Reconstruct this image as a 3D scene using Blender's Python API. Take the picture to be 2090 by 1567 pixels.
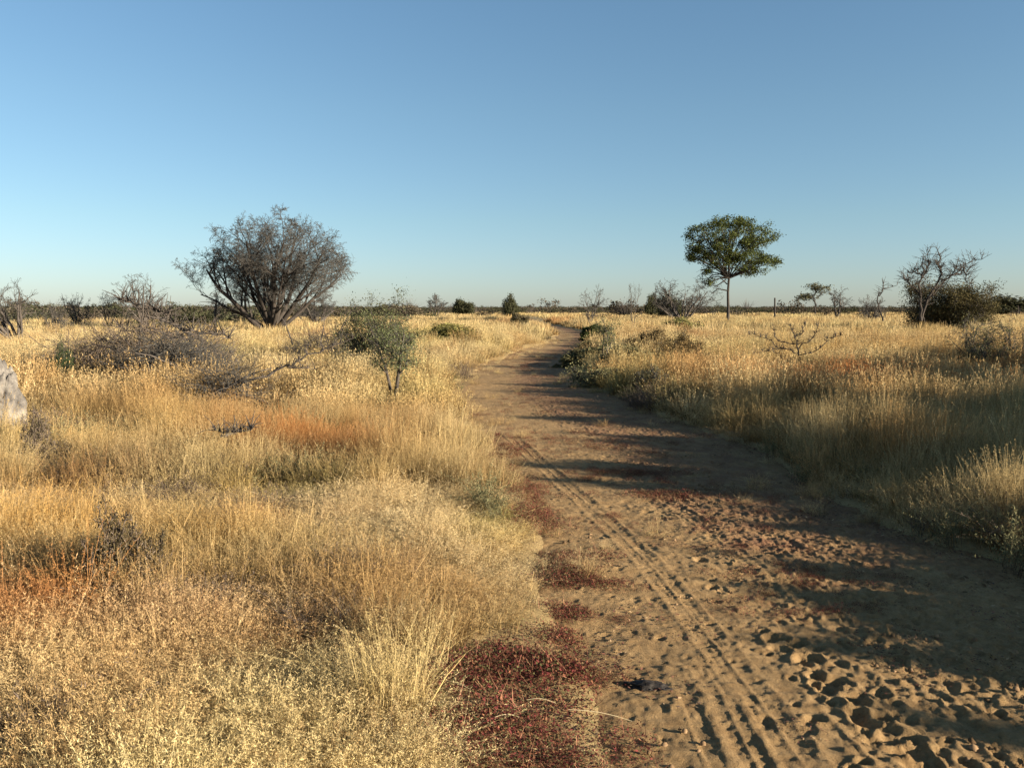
import bpy, math, random
import numpy as np
from math import radians, sin, cos, tan, pi

# ------------------------------------------------------------------ basics
for o in list(bpy.data.objects): bpy.data.objects.remove(o)
S = bpy.context.scene
COL = S.collection
RNG = np.random.default_rng(11)
random.seed(5)
F = 1740.0            # focal length in photo pixels (photo 2090 x 1567)
P = radians(5.0)      # camera pitch (down)
HC = 1.6              # camera height

def g(px, py, z=0.0):
    """pixel of the photo -> point of the plain at height z"""
    u = (px-1045)/F; v = (783.5-py)/F
    t = (HC-z)/(sin(P)-v*cos(P))
    return (u*t, t*(cos(P)+v*sin(P)))
def xat(px, Y): return (px-1045)/F*Y*1.0
def zat(py, Y): return HC + Y*tan(math.atan((783.5-py)/F)-P)

def tag(o, label=None, cat=None, group=None, kind=None):
    if label: o['label'] = label
    if cat: o['category'] = cat
    if group: o['group'] = group
    if kind: o['kind'] = kind
    return o
def empty(name, loc, rz=0, sc=1.0):
    o = bpy.data.objects.new(name, None); COL.objects.link(o)
    o.location = loc; o.rotation_euler = (0, 0, rz); o.empty_display_size = .3
    o.scale = (sc, sc, sc) if not hasattr(sc, '__len__') else sc
    return o
def mesh_from(name, V, Fc, nper, cols=None, smooth=False):
    """V (n,3), Fc (m,nper) int array"""
    me = bpy.data.meshes.new(name)
    V = np.asarray(V, dtype=np.float32); Fc = np.asarray(Fc, dtype=np.int32)
    me.vertices.add(len(V)); me.vertices.foreach_set('co', V.ravel())
    m = len(Fc); me.loops.add(m*nper); me.polygons.add(m)
    me.loops.foreach_set('vertex_index', Fc.ravel())
    me.polygons.foreach_set('loop_start', np.arange(0, m*nper, nper, dtype=np.int32))
    me.polygons.foreach_set('loop_total', np.full(m, nper, dtype=np.int32))
    if smooth: me.polygons.foreach_set('use_smooth', np.ones(m, dtype=bool))
    me.update(calc_edges=True)
    if cols is not None:
        a = me.attributes.new('bc', 'FLOAT_COLOR', 'POINT')
        c = np.ones((len(V), 4), dtype=np.float32); c[:, :3] = cols
        a.data.foreach_set('color', c.ravel())
    return me
def link(name, me, mat, parent=None):
    o = bpy.data.objects.new(name, me); COL.objects.link(o)
    if mat and not me.materials: me.materials.append(mat)
    if parent: o.parent = parent
    return o
def copy_tree(o, parent=None):
    c = o.copy(); COL.objects.link(c); c.parent = parent
    for ch in list(o.children): copy_tree(ch, c)
    return c

# ------------------------------------------------------------------ noise
_T = np.random.default_rng(3).random((256, 256))
def vnoise(x, y, s=0):
    x = np.asarray(x, float)+s*17.3; y = np.asarray(y, float)+s*5.7
    xi = np.floor(x).astype(int); yi = np.floor(y).astype(int)
    fx = x-xi; fy = y-yi; fx = fx*fx*(3-2*fx); fy = fy*fy*(3-2*fy)
    a = _T[xi & 255, yi & 255]; b = _T[(xi+1) & 255, yi & 255]
    c = _T[xi & 255, (yi+1) & 255]; d = _T[(xi+1) & 255, (yi+1) & 255]
    return (a*(1-fx)+b*fx)*(1-fy)+(c*(1-fx)+d*fx)*fy
def fbm(x, y, o=4, s=0):
    r = 0; a = .5
    for i in range(o):
        r = r+a*vnoise(x*2**i, y*2**i, s+i); a *= .5
    return r/(1-.5**o)
def sstep(a, b, x):
    t = np.clip((x-a)/(b-a), 0, 1); return t*t*(3-2*t)

# ------------------------------------------------------------------ track layout
_le = [g(*p) for p in [(1150,1567),(1140,1400),(1125,1250),(1105,1150),(1030,1000),(985,900),(940,850),(905,800),(930,770),(985,740),(1065,715)]]
LY = [-30, 1.0]+[p[1] for p in _le]+[44, 56, 75, 100, 165, 400, 3000]
LX = [-3.2, .15]+[p[0] for p in _le]+[2.0, 3.0, 2.7, 1.7, 1.0, -20, -200]
WY = [-30, 3, 5, 8, 12, 20, 30, 60, 400]; WW = [3.2, 3.1, 2.95, 3.0, 3.3, 3.0, 2.4, 2.3, 2.6]
def Ledge(y): return np.interp(y, LY, LX)
def Width(y): return np.interp(y, WY, WW)
def track_in(x, y):
    """signed distance-like: >0 inside the track"""
    L = Ledge(y); W = Width(y)
    n = (fbm(x*.9, y*.9, 3, 9)-.5)*.55
    return np.minimum(x-L, L+W-x)+n

def H(x, y):
    x = np.asarray(x, float); y = np.asarray(y, float)
    d = track_in(x, y)
    off = sstep(.2, 3.5, -d)
    far = 1+sstep(40, 200, np.abs(y))*1.0
    h = (fbm(x/11, y/11, 3, 2)-.5)*.30*far*off + (fbm(x/2.2, y/2.2, 2, 4)-.5)*.10*off
    h = h+.07*sstep(0.0, 1.1, -d)
    # low bank left of the bend
    h = h+.22*np.exp(-(((x+1.9)/2.4)**2+((y-38)/5.5)**2))
    return h

# ------------------------------------------------------------------ materials
def newmat(name):
    m = bpy.data.materials.new(name); m.use_nodes = True
    nt = m.node_tree; nt.nodes.clear()
    return m, nt
def N(nt, t, **k):
    n = nt.nodes.new(t)
    for a, b in k.items():
        if a.startswith('i_'): n.inputs[a[2:]].default_value = b
        else: setattr(n, a, b)
    return n
def ramp(nt, fac, stops):
    r = N(nt, 'ShaderNodeValToRGB')
    e = r.color_ramp.elements
    while len(e) > 2: e.remove(e[-1])
    for i, (p_, c) in enumerate(stops):
        el = e[i] if i < 2 else e.new(p_)
        el.position = p_; el.color = (*c, 1)
    nt.links.new(fac, r.inputs[0]); return r.outputs[0]
def noise(nt, vec, scale, detail=6, rough=.6):
    n = N(nt, 'ShaderNodeTexNoise'); n.inputs['Scale'].default_value = scale
    n.inputs['Detail'].default_value = detail; n.inputs['Roughness'].default_value = rough
    nt.links.new(vec, n.inputs['Vector']); return n.outputs['Fac']
def mix(nt, f, a, b, mode='MIX'):
    m = N(nt, 'ShaderNodeMix', data_type='RGBA', blend_type=mode)
    for s, v in ((m.inputs[0], f), (m.inputs[6], a), (m.inputs[7], b)):
        if isinstance(v, (int, float)): s.default_value = v
        elif isinstance(v, tuple): s.default_value = (*v, 1)
        else: nt.links.new(v, s)
    return m.outputs[2]
def finish(nt, colour, rough=.9, bump=None, bdist=.01, spec=.2):
    b = N(nt, 'ShaderNodeBsdfPrincipled'); o = N(nt, 'ShaderNodeOutputMaterial')
    if isinstance(colour, tuple): b.inputs['Base Color'].default_value = (*colour, 1)
    else: nt.links.new(colour, b.inputs['Base Color'])
    b.inputs['Roughness'].default_value = rough; b.inputs['Specular IOR Level'].default_value = spec
    if bump is not None:
        bp = N(nt, 'ShaderNodeBump'); bp.inputs['Distance'].default_value = bdist; bp.inputs['Strength'].default_value = 1
        nt.links.new(bump, bp.inputs['Height']); nt.links.new(bp.outputs[0], b.inputs['Normal'])
    nt.links.new(b.outputs[0], o.inputs[0])

def mat_plant(name, trans=.25, inst=True):
    m, nt = newmat(name)
    a = N(nt, 'ShaderNodeAttribute', attribute_name='bc')
    c = a.outputs['Color']
    if inst:
        t = N(nt, 'ShaderNodeAttribute', attribute_name='tint', attribute_type='INSTANCER')
        c = mix(nt, 1.0, c, t.outputs['Color'], 'MULTIPLY')
    else:
        tc = N(nt, 'ShaderNodeTexCoord')
        f = noise(nt, tc.outputs['Object'], 2.2, 3)
        c = mix(nt, 1.0, c, ramp(nt, f, [(.3, (.72, .76, .7)), (.7, (1.25, 1.2, 1.1))]), 'MULTIPLY')
    d = N(nt, 'ShaderNodeBsdfDiffuse'); tr = N(nt, 'ShaderNodeBsdfTranslucent'); ms = N(nt, 'ShaderNodeMixShader')
    o = N(nt, 'ShaderNodeOutputMaterial')
    nt.links.new(c, d.inputs[0]); nt.links.new(c, tr.inputs[0]); ms.inputs[0].default_value = trans
    nt.links.new(d.outputs[0], ms.inputs[1]); nt.links.new(tr.outputs[0], ms.inputs[2]); nt.links.new(ms.outputs[0], o.inputs[0])
    return m
def mat_bark(name, ca, cb, sc=9):
    m, nt = newmat(name)
    tc = N(nt, 'ShaderNodeTexCoord')
    mp = N(nt, 'ShaderNodeMapping'); mp.inputs['Scale'].default_value = (1, 1, .25)
    nt.links.new(tc.outputs['Object'], mp.inputs[0])
    f = noise(nt, mp.outputs[0], sc, 6, .7)
    finish(nt, ramp(nt, f, [(.3, ca), (.7, cb)]), .9, f, .02)
    return m

M_GRASS = mat_plant('dry grass blades', .28)
M_RED = mat_plant('red creeping leaves', .15)
M_WOOD_I = mat_plant('scrub foliage', .1)
M_LEAF = mat_plant('tree leaves', .18, inst=False)
M_BARKG = mat_bark('grey brown bark', (.045, .036, .029), (.115, .093, .075))
M_BARKD = mat_bark('dark bark', (.025, .020, .016), (.07, .055, .043))
M_TWIG = mat_bark('dry twigs', (.046, .041, .034), (.10, .089, .074), 4)
M_BRUSH = mat_bark('brown brushwood', (.10, .072, .052), (.20, .15, .105), 4)
M_DEAD = mat_bark('weathered dead wood', (.11, .08, .06), (.26, .20, .155), 14)

def mat_ground():
    m, nt = newmat('plain soil and straw litter')
    geo = N(nt, 'ShaderNodeNewGeometry'); pos = geo.outputs['Position']
    f1 = noise(nt, pos, .35, 6); f2 = noise(nt, pos, 6, 8, .7); f3 = noise(nt, pos, 60, 6, .7)
    soil = ramp(nt, f2, [(.3, (.16, .085, .04)), (.7, (.30, .19, .095))])
    straw = ramp(nt, f3, [(.3, (.22, .14, .055)), (.7, (.46, .34, .15))])
    c = mix(nt, ramp(nt, f1, [(.35, (.45, .45, .45)), (.65, (.95, .95, .95))]), soil, straw)
    finish(nt, c, 1, f3, .02)
    return m
def mat_track():
    m, nt = newmat('packed sandy soil')
    geo = N(nt, 'ShaderNodeNewGeometry'); pos = geo.outputs['Position']
    f1 = noise(nt, pos, .9, 5); f2 = noise(nt, pos, 14, 8, .7); f3 = noise(nt, pos, 120, 8, .75); f4 = noise(nt, pos, 3.2, 6, .65)
    a = ramp(nt, f2, [(.3, (.205, .120, .050)), (.5, (.285, .176, .076)), (.72, (.36, .230, .105))])
    b = ramp(nt, f3, [(.3, (.12, .052, .030)), (.7, (.23, .112, .058))])
    at = N(nt, 'ShaderNodeAttribute', attribute_name='bc')
    sepc = N(nt, 'ShaderNodeSeparateColor'); nt.links.new(at.outputs['Color'], sepc.inputs[0])
    k = N(nt, 'ShaderNodeMath', operation='ADD'); nt.links.new(sepc.outputs[0], k.inputs[0]); nt.links.new(f4, k.inputs[1])
    c = mix(nt, ramp(nt, k.outputs[0], [(.62, (0, 0, 0)), (1.0, (.85, .85, .85))]), a, b)
    c = mix(nt, .55, c, ramp(nt, f3, [(.3, (.55, .52, .5)), (.62, (1.2, 1.2, 1.2))]), 'MULTIPLY')
    ad = N(nt, 'ShaderNodeMath', operation='ADD'); nt.links.new(f3, ad.inputs[0]); nt.links.new(f2, ad.inputs[1])
    finish(nt, c, 1, ad.outputs[0], .012)
    return m

# ------------------------------------------------------------------ ground sheet
def nonuni(a, b, segs):
    """segs: list of (until, step)"""
    out = [a]; i = 0
    while out[-1] < b:
        x = out[-1]
        st = next(s for u, s in segs if x < u)
        out.append(x+st)
    return np.array(out)
ys = nonuni(-40, 3200, [(-4, 2), (1.5, .3), (14, .10), (40, .22), (90, .8), (200, 3), (500, 15), (9999, 120)])
xs_p = nonuni(0, 2600, [(6, .10), (16, .25), (40, 1), (120, 4), (400, 20), (9999, 120)])
xs = np.concatenate([-xs_p[:0:-1], xs_p])
X, Y = np.meshgrid(xs, ys)
d = track_in(X, Y)
Z = H(X, Y) - .13*sstep(-.02, .22, d) + (fbm(X*4, Y*4, 3, 12)-.5)*.03
nx, ny = len(xs), len(ys)
idx = np.arange(nx*ny).reshape(ny, nx)
Fq = np.stack([idx[:-1, :-1], idx[:-1, 1:], idx[1:, 1:], idx[1:, :-1]], -1).reshape(-1, 4)
me = mesh_from('ground', np.stack([X, Y, Z], -1).reshape(-1, 3), Fq, 4, smooth=True)
tag(link('ground', me, mat_ground()), 'dry sandy plain covered in straw litter', kind='structure')

# ------------------------------------------------------------------ track sheet
ty = [2.0]
while ty[-1] < 420:
    y_ = ty[-1]; ty.append(y_+max(.013, (y_-3)*.0042) if y_ < 60 else y_+y_*.02)
ty = np.concatenate([np.arange(-30, 2.0, .4), ty])
NT = 520; tt = np.linspace(-.28, 1.28, NT)
TY, TT = np.meshgrid(ty, tt, indexing='ij')
L = Ledge(TY); W = Width(TY); TX = L+TT*W
Hz = H(TX, TY)
Zt = Hz-.035 + (fbm(TX*.8, TY*.8, 2, 21)-.5)*.05
red = np.zeros_like(TX)
det = 1/(1+np.maximum(TY-6, 0)*.05)
Zt += (fbm(TX*6, TY*6, 3, 22)-.5)*.022*det
rough = fbm(TX*24, TY*24, 3, 23)-.5
rzone = sstep(.30, .55, TT+.12*(fbm(TX, TY, 2, 31)-.5))*(1-.3*sstep(.85, 1.0, TT))
Zt += rough*(.010+.020*rzone)*det + (vnoise(TX*62, TY*62, 24)-.5)*(.003+.006*rzone)*det
# broken crust: small clods
cl = vnoise(TX*34, TY*34, 40)
Zt += np.where(cl > .74, (cl-.74)*.075, 0)*(.35+.65*rzone)*det*sstep(.45, .6, fbm(TX*1.3, TY*1.3, 2, 41)+.12)
red = rzone*.35*sstep(4.0, 6.0, TY)
# tyre prints
def tyre(pts, w, depth, grooves, tread, fade=(1.9, 60)):
    global Zt
    q = sorted([g(*p) for p in pts], key=lambda a: a[1])
    yy = [a[1] for a in q]; xx = [a[0] for a in q]
    cx = np.interp(TY, yy, xx)
    s = (TX-cx)/(w/2)
    slope = np.gradient(np.interp(ty, yy, xx), ty)[:, None]
    s = s*np.cos(np.arctan(slope))
    ins = (1-sstep(.85, 1.05, np.abs(s)))
    end = sstep(yy[0]-.1, yy[0]+.2, TY)*(1-sstep(yy[-1]-1.5, yy[-1], TY))
    prof = -depth*ins
    prof += depth*.85*np.exp(-((np.abs(s)-1.22)/.16)**2)
    if grooves:
        prof += depth*1.3*np.clip(np.cos(s*pi*grooves)-.2, 0, 1)*ins
    if tread:
        ph = TY*2*pi/.06 + np.sign(s)*s*2.0
        prof += depth*.8*np.clip(np.sin(ph), 0, 1)*ins*(np.abs(s) > .25)
    Zt += prof*end*(.45+.55*sstep(.3, .6, fbm(TX*2.2, TY*1.1, 3, 50)+.1))
tyre([(1020,865),(1150,975),(1265,1080),(1370,1190),(1462,1300),(1560,1430),(1655,1567)], .16, .0050, 2, True)
tyre([(1385,1250),(1470,1400),(1555,1567)], .13, .0055, 2, True)
tyre([(1395,1390),(1475,1567),(1340,1290)], .07, .006, 0, False)
tyre([(1560,1290),(1720,1440),(1850,1567)], .12, .007, 2, True)
tyre([(1270,925),(1420,1000),(1600,1100),(1850,1230),(2080,1380),(2300,1567)], .17, .004, 2, True)
tyre([(1215,930),(1340,1000),(1480,1090),(1700,1240),(1900,1400),(2080,1567)], .12, .004, 2, False)
# hoof and shoe prints
rp = random.Random(8)
prints = []
for i in range(120):
    px = rp.uniform(1500, 2230); py = rp.uniform(1290, 1600)
    if px < 1500+(py-1270)*.75: continue
    prints.append((*g(px, py), rp.uniform(.014, .036), rp.uniform(.006, .022)))
for i in range(26):
    k = i/26; px = 1590+k*330+rp.uniform(-30, 30); py = 1285+k*290+rp.uniform(-15, 15)
    prints.append((*g(px, py), rp.uniform(.035, .048), .026))
for i in range(260):
    y_ = rp.uniform(2.6, 14); x_ = float(Ledge(y_))+float(Width(y_))*rp.uniform(.3, .98)
    prints.append((x_, y_, rp.uniform(.022, .05), rp.uniform(.006, .015)))
for i in range(60):
    y_ = rp.uniform(2.6, 7); x_ = float(Ledge(y_))+float(Width(y_))*rp.uniform(.02, .3)
    prints.append((x_, y_, rp.uniform(.01, .03), rp.uniform(.004, .009)))
PZ = np.zeros_like(Zt)
for (cx, cy, r, dp) in prints:
    a = rp.uniform(0, pi); e = rp.uniform(1.1, 1.7)
    i0, i1 = np.searchsorted(ty, [cy-r*3.2, cy+r*3.2])
    sx = TX[i0:i1]-cx; sy = TY[i0:i1]-cy
    u = (sx*cos(a)+sy*sin(a))/e; v = -sx*sin(a)+sy*cos(a)
    rr = np.sqrt(u*u+v*v)/r
    hole = -dp*(1-sstep(.45, 1.0, rr)); rim = .3*dp*np.exp(-((rr-1.22)/.24)**2)
    c_ = PZ[i0:i1]; PZ[i0:i1] = np.where(rr < 1.0, np.minimum(c_, hole), np.where(c_ < -.002, c_, np.maximum(c_, rim)))
Zt += PZ
# tail edges dive under the verge
Zt -= .14*sstep(0, .25, np.maximum(-TT, TT-1))
rows, cols_ = TX.shape
idx = np.arange(rows*cols_).reshape(rows, cols_)
Fq = np.stack([idx[:-1, :-1], idx[:-1, 1:], idx[1:, 1:], idx[1:, :-1]], -1).reshape(-1, 4)
cc = np.zeros((rows*cols_, 3)); cc[:, 0] = red.ravel()
me = mesh_from('dirt_track', np.stack([TX, TY, Zt], -1).reshape(-1, 3), Fq, 4, cols=cc, smooth=True)
tag(link('dirt_track', me, mat_track()), 'bare sandy vehicle track with tyre prints and hoof prints', kind='structure')

def track_z(x, y):
    x = np.atleast_1d(x); y = np.atleast_1d(y)
    i = np.clip(np.searchsorted(ty, y), 0, rows-1)
    t = (x-Ledge(y))/Width(y); j = np.clip(((t+.28)/1.56*(NT-1)).round().astype(int), 0, NT-1)
    return np.maximum(Zt[i, j], H(x, y)-.13*sstep(-.02, .22, track_in(x, y)))

# ------------------------------------------------------------------ plant sources (unlinked, used by the scatter)
class Soup:
    def __init__(s): s.v = []; s.f = []; s.c = []; s.n = 0
    def add(s, V, Fq, C):
        s.v.append(V.reshape(-1, 3)); s.f.append(Fq.reshape(-1, 4)+s.n); s.c.append(C.reshape(-1, 3)); s.n += len(s.v[-1])
    def src(s, name, mat):
        me = mesh_from(name, np.concatenate(s.v), np.concatenate(s.f), 4, np.concatenate(s.c))
        me.materials.append(mat)
        return bpy.data.objects.new(name, me)
def blades(sp, n, r, hr, w, lean, segs, c0, c1, rng, curve=1.8, upright=0):
    a = rng.uniform(0, 2*pi, n); rad = r*np.sqrt(rng.random(n))
    base = np.stack([rad*np.cos(a), rad*np.sin(a), np.full(n, -.03)], -1)
    la = a+rng.normal(0, .9, n); lm = np.abs(rng.normal(0, lean, n))+.02
    h = rng.uniform(*hr, n)
    t = np.linspace(0, 1, segs+1)[None, :, None]
    d2 = np.stack([np.cos(la), np.sin(la), np.zeros(n)], -1)[:, None, :]
    hh = h[:, None, None]; lmm = lm[:, None, None]
    pos = base[:, None, :]+d2*lmm*hh*t**curve
    pos[:, :, 2] += (hh*t*(1-.25*lmm*t))[:, :, 0]
    fa = rng.uniform(0, pi, n); side = np.stack([np.cos(fa), np.sin(fa), np.zeros(n)], -1)[:, None, :]
    ww = (w*rng.uniform(.6, 1.3, n))[:, None, None]*(1-.8*t**1.4)/2
    V = np.stack([pos-side*ww, pos+side*ww], 2)      # n, s+1, 2, 3
    k = np.arange(n)[:, None]*(segs+1)*2+np.arange(segs)[None, :]*2
    Fq = np.stack([k, k+1, k+3, k+2], -1)
    j = rng.uniform(.75, 1.25, n)[:, None, None, None]
    tt_ = t[:, :, None, :]
    j = j*rng.choice([.45, .8, 1.0, 1.2], n)[:, None, None, None]
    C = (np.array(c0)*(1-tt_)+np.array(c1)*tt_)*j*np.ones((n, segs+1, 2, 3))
    sp.add(V, Fq, C)
    return pos, h
def seeds(sp, pos, k, c, rng, frac=.5, spread=.03, ln=.02, w=.003):
    n, s1, _ = pos.shape
    tb = frac+(1-frac)*rng.random((n, k))
    fi = tb*(s1-1); i0 = np.minimum(fi.astype(int), s1-2); fr = (fi-i0)[..., None]
    ii = np.arange(n)[:, None]
    p = pos[ii, i0]*(1-fr)+pos[ii, i0+1]*fr
    a = rng.uniform(0, 2*pi, (n, k)); rr = spread*rng.random((n, k))*(1.15-(tb-frac)/(1-frac))
    o = np.stack([np.cos(a)*rr, np.sin(a)*rr, rr*.7], -1)
    q = p+o
    dr = o+rng.normal(0, .012, o.shape)+np.array([0, 0, .012]); dr /= np.linalg.norm(dr, axis=-1, keepdims=True)
    dl = dr*ln*rng.uniform(.5, 1.3, (n, k))[..., None]
    sd = np.cross(dr, rng.normal(0, 1, dr.shape)); sd /= np.linalg.norm(sd, axis=-1, keepdims=True)+1e-9; sd *= w/2
    V = np.stack([q-dl*.5, q+sd, q+dl*.5, q-sd], 2)   # diamond
    Fq = (np.arange(n*k)*4)[:, None]+np.arange(4)[None, :]
    j = rng.uniform(.7, 1.3, (n, k))[:, :, None, None]
    sp.add(V, Fq, np.array(c)*j*np.ones(V.shape))
def leaves(sp, n, r, hr, size, c, rng, flat=.5, shape='dome'):
    a = rng.uniform(0, 2*pi, n); rad = r*np.sqrt(rng.random(n))
    z = hr[0]+(hr[1]-hr[0])*rng.random(n)*(1-(rad/r)**2*.7 if shape == 'dome' else 1)
    q = np.stack([rad*np.cos(a), rad*np.sin(a), z], -1)
    nr = rng.normal(0, 1, (n, 3)); nr[:, 2] = np.abs(nr[:, 2])+flat*2; nr /= np.linalg.norm(nr, axis=1, keepdims=True)
    t1 = np.cross(nr, rng.normal(0, 1, (n, 3))); t1 /= np.linalg.norm(t1, axis=1, keepdims=True); t2 = np.cross(nr, t1)
    s = (size*rng.uniform(.5, 1.3, n))[:, None]
    V = np.stack([q-t1*s, q+t2*s*.45, q+t1*s, q-t2*s*.45], 1)
    Fq = (np.arange(n)*4)[:, None]+np.arange(4)[None, :]
    sp.add(V, Fq, np.array(c)*rng.uniform(.55, 1.35, n)[:, None, None]*np.ones(V.shape))

SRC = {}
def mk(kind, builder, nvar, mat):
    SRC[kind] = []
    for k in range(nvar):
        rng = np.random.default_rng(100*len(SRC)+k); sp = Soup(); builder(sp, rng); SRC[kind].append(sp.src(kind, mat))
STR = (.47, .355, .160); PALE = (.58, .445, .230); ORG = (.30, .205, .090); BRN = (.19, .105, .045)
def b_pale(sp, rng):       # fine fluffy grass, seen close
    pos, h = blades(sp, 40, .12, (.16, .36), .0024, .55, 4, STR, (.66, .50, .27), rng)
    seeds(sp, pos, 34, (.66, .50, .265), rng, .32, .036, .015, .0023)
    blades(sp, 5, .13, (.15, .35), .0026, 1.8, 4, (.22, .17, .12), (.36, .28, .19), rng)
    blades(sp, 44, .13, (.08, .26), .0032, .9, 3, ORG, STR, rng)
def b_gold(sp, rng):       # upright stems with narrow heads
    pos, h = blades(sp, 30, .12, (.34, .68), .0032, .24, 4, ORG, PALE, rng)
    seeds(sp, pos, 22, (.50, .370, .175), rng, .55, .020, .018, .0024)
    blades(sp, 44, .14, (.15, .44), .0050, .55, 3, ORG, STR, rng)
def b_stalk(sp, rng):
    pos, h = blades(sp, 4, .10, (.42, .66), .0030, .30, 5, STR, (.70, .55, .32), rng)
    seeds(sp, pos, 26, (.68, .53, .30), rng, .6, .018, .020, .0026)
def b_goldmid(sp, rng):
    pos, h = blades(sp, 34, .20, (.32, .68), .0085, .25, 3, ORG, PALE, rng)
    seeds(sp, pos, 8, PALE, rng, .5, .04, .035, .010)
    blades(sp, 36, .22, (.15, .42), .012, .6, 2, ORG, STR, rng)
def b_palemid(sp, rng):
    pos, h = blades(sp, 36, .2, (.2, .5), .007, .45, 3, ORG, PALE, rng)
    seeds(sp, pos, 12, PALE, rng, .35, .06, .03, .009)
    blades(sp, 30, .2, (.1, .3), .010, .8, 2, ORG, STR, rng)
def b_far(sp, rng):
    blades(sp, 60, .45, (.3, .68), .032, .3, 2, ORG, PALE, rng)
    blades(sp, 30, .45, (.2, .45), .045, .5, 2, ORG, STR, rng)
def b_vfar(sp, rng):
    blades(sp, 90, 1.6, (.35, .7), .12, .3, 1, STR, PALE, rng)
def b_forb(sp, rng):       # grey green herb with bare stems
    pos, h = blades(sp, 26, .10, (.2, .5), .005, .55, 3, (.14, .10, .06), (.20, .165, .09), rng)
    n, s1, _ = pos.shape
    seeds(sp, pos, 22, (.165, .15, .075), rng, .25, .05, .028, .010)
def b_thicket(sp, rng):    # dead dark herb tangle
    pos, h = blades(sp, 40, .16, (.12, .42), .005, .9, 3, (.10, .075, .055), (.17, .13, .10), rng)
    seeds(sp, pos, 16, (.15, .11, .08), rng, .3, .05, .03, .005)
def b_red(sp, rng):
    leaves(sp, 90, .13, (.0, .06), .0075, (.125, .032, .028), rng)
    leaves(sp, 80, .14, (.0, .05), .0075, (.19, .085, .045), rng)
    leaves(sp, 22, .14, (.01, .07), .0075, (.12, .11, .045), rng)
    blades(sp, 26, .13, (.03, .13), .0028, 1.2, 2, (.22, .07, .05), (.36, .19, .11), rng)
def b_litter(sp, rng):
    leaves(sp, 60, .16, (.0, .012), .008, (.15, .065, .045), rng, 2)
    leaves(sp, 24, .16, (.0, .012), .009, (.33, .22, .12), rng, 2)
    leaves(sp, 26, .16, (.0, .020), .009, (.09, .06, .045), rng, 2)
    blades(sp, 4, .12, (.02, .07), .0025, 2, 2, (.30, .17, .09), (.5, .36, .2), rng)
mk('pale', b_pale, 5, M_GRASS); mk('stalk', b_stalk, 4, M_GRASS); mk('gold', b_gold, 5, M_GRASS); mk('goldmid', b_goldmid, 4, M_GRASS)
mk('palemid', b_palemid, 3, M_GRASS); mk('far', b_far, 4, M_GRASS); mk('vfar', b_vfar, 3, M_GRASS)
mk('forb', b_forb, 3, M_GRASS); mk('thicket', b_thicket, 3, M_GRASS)
mk('red', b_red, 4, M_RED); mk('litter', b_litter, 4, M_RED)

def scatter(name, groups, label, cat):
    """groups: list of (sources, xyz, scale(N,3), tint, lean)"""
    srcs = []; PT = []; SC = []; RO = []; TI = []; ID = []
    for (ss, xyz, sc, ti, ln) in groups:
        n = len(xyz)
        if n == 0: continue
        ID.append(len(srcs)+RNG.integers(0, len(ss), n)); srcs += ss
        PT.append(xyz); SC.append(sc); TI.append(ti)
        RO.append(np.stack([RNG.normal(0, ln, n), RNG.normal(0, ln, n), RNG.uniform(0, 2*pi, n)], -1))
    PT, SC, RO, TI, ID = map(np.concatenate, (PT, SC, RO, TI, ID))
    me = bpy.data.meshes.new(name); me.vertices.add(len(PT)); me.vertices.foreach_set('co', PT.astype(np.float32).ravel())
    for an, arr in (('rot', RO), ('scl', SC), ('tint', TI)):
        a = me.attributes.new(an, 'FLOAT_VECTOR', 'POINT'); a.data.foreach_set('vector', arr.astype(np.float32).ravel())
    a = me.attributes.new('vid', 'INT', 'POINT'); a.data.foreach_set('value', ID.astype(np.int32))
    ob = link(name, me, None)
    ng = bpy.data.node_groups.new(name, 'GeometryNodeTree')
    ng.interface.new_socket('Geometry', in_out='INPUT', socket_type='NodeSocketGeometry')
    ng.interface.new_socket('Geometry', in_out='OUTPUT', socket_type='NodeSocketGeometry')
    gi = ng.nodes.new('NodeGroupInput'); go = ng.nodes.new('NodeGroupOutput'); jn = ng.nodes.new('GeometryNodeJoinGeometry')
    def attr(nm, ty_):
        n = ng.nodes.new('GeometryNodeInputNamedAttribute'); n.data_type = ty_; n.inputs['Name'].default_value = nm
        return n.outputs['Attribute']
    vid = attr('vid', 'INT'); rot = attr('rot', 'FLOAT_VECTOR'); scl = attr('scl', 'FLOAT_VECTOR')
    er = ng.nodes.new('FunctionNodeEulerToRotation'); ng.links.new(rot, er.inputs[0])
    for k, s in enumerate(srcs):
        oi = ng.nodes.new('GeometryNodeObjectInfo'); oi.inputs['Object'].default_value = s; oi.inputs['As Instance'].default_value = True
        cp = ng.nodes.new('FunctionNodeCompare'); cp.data_type = 'INT'; cp.operation = 'EQUAL'
        ng.links.new(vid, cp.inputs[2]); cp.inputs[3].default_value = k
        ip = ng.nodes.new('GeometryNodeInstanceOnPoints')
        ng.links.new(gi.outputs[0], ip.inputs['Points']); ng.links.new(cp.outputs[0], ip.inputs['Selection'])
        ng.links.new(oi.outputs['Geometry'], ip.inputs['Instance'])
        ng.links.new(er.outputs[0], ip.inputs['Rotation']); ng.links.new(scl, ip.inputs['Scale'])
        ng.links.new(ip.outputs[0], jn.inputs[0])
    ng.links.new(jn.outputs[0], go.inputs[0])
    md = ob.modifiers.new('scatter', 'NODES'); md.node_group = ng
    tag(ob, label, cat, kind='stuff')
    return ob

def region(y0, y1, dens, wide=.68, pad=2.5, x0=None, x1=None):
    """jittered points in a widening strip"""
    W_ = wide*y1+pad; A = (2*W_)*(y1-y0)
    n = int(A*dens); y = RNG.uniform(y0, y1, n); x = RNG.uniform(-W_, W_, n)
    k = np.abs(x) < wide*np.maximum(y, 0)+pad
    return x[k], y[k]

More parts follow.
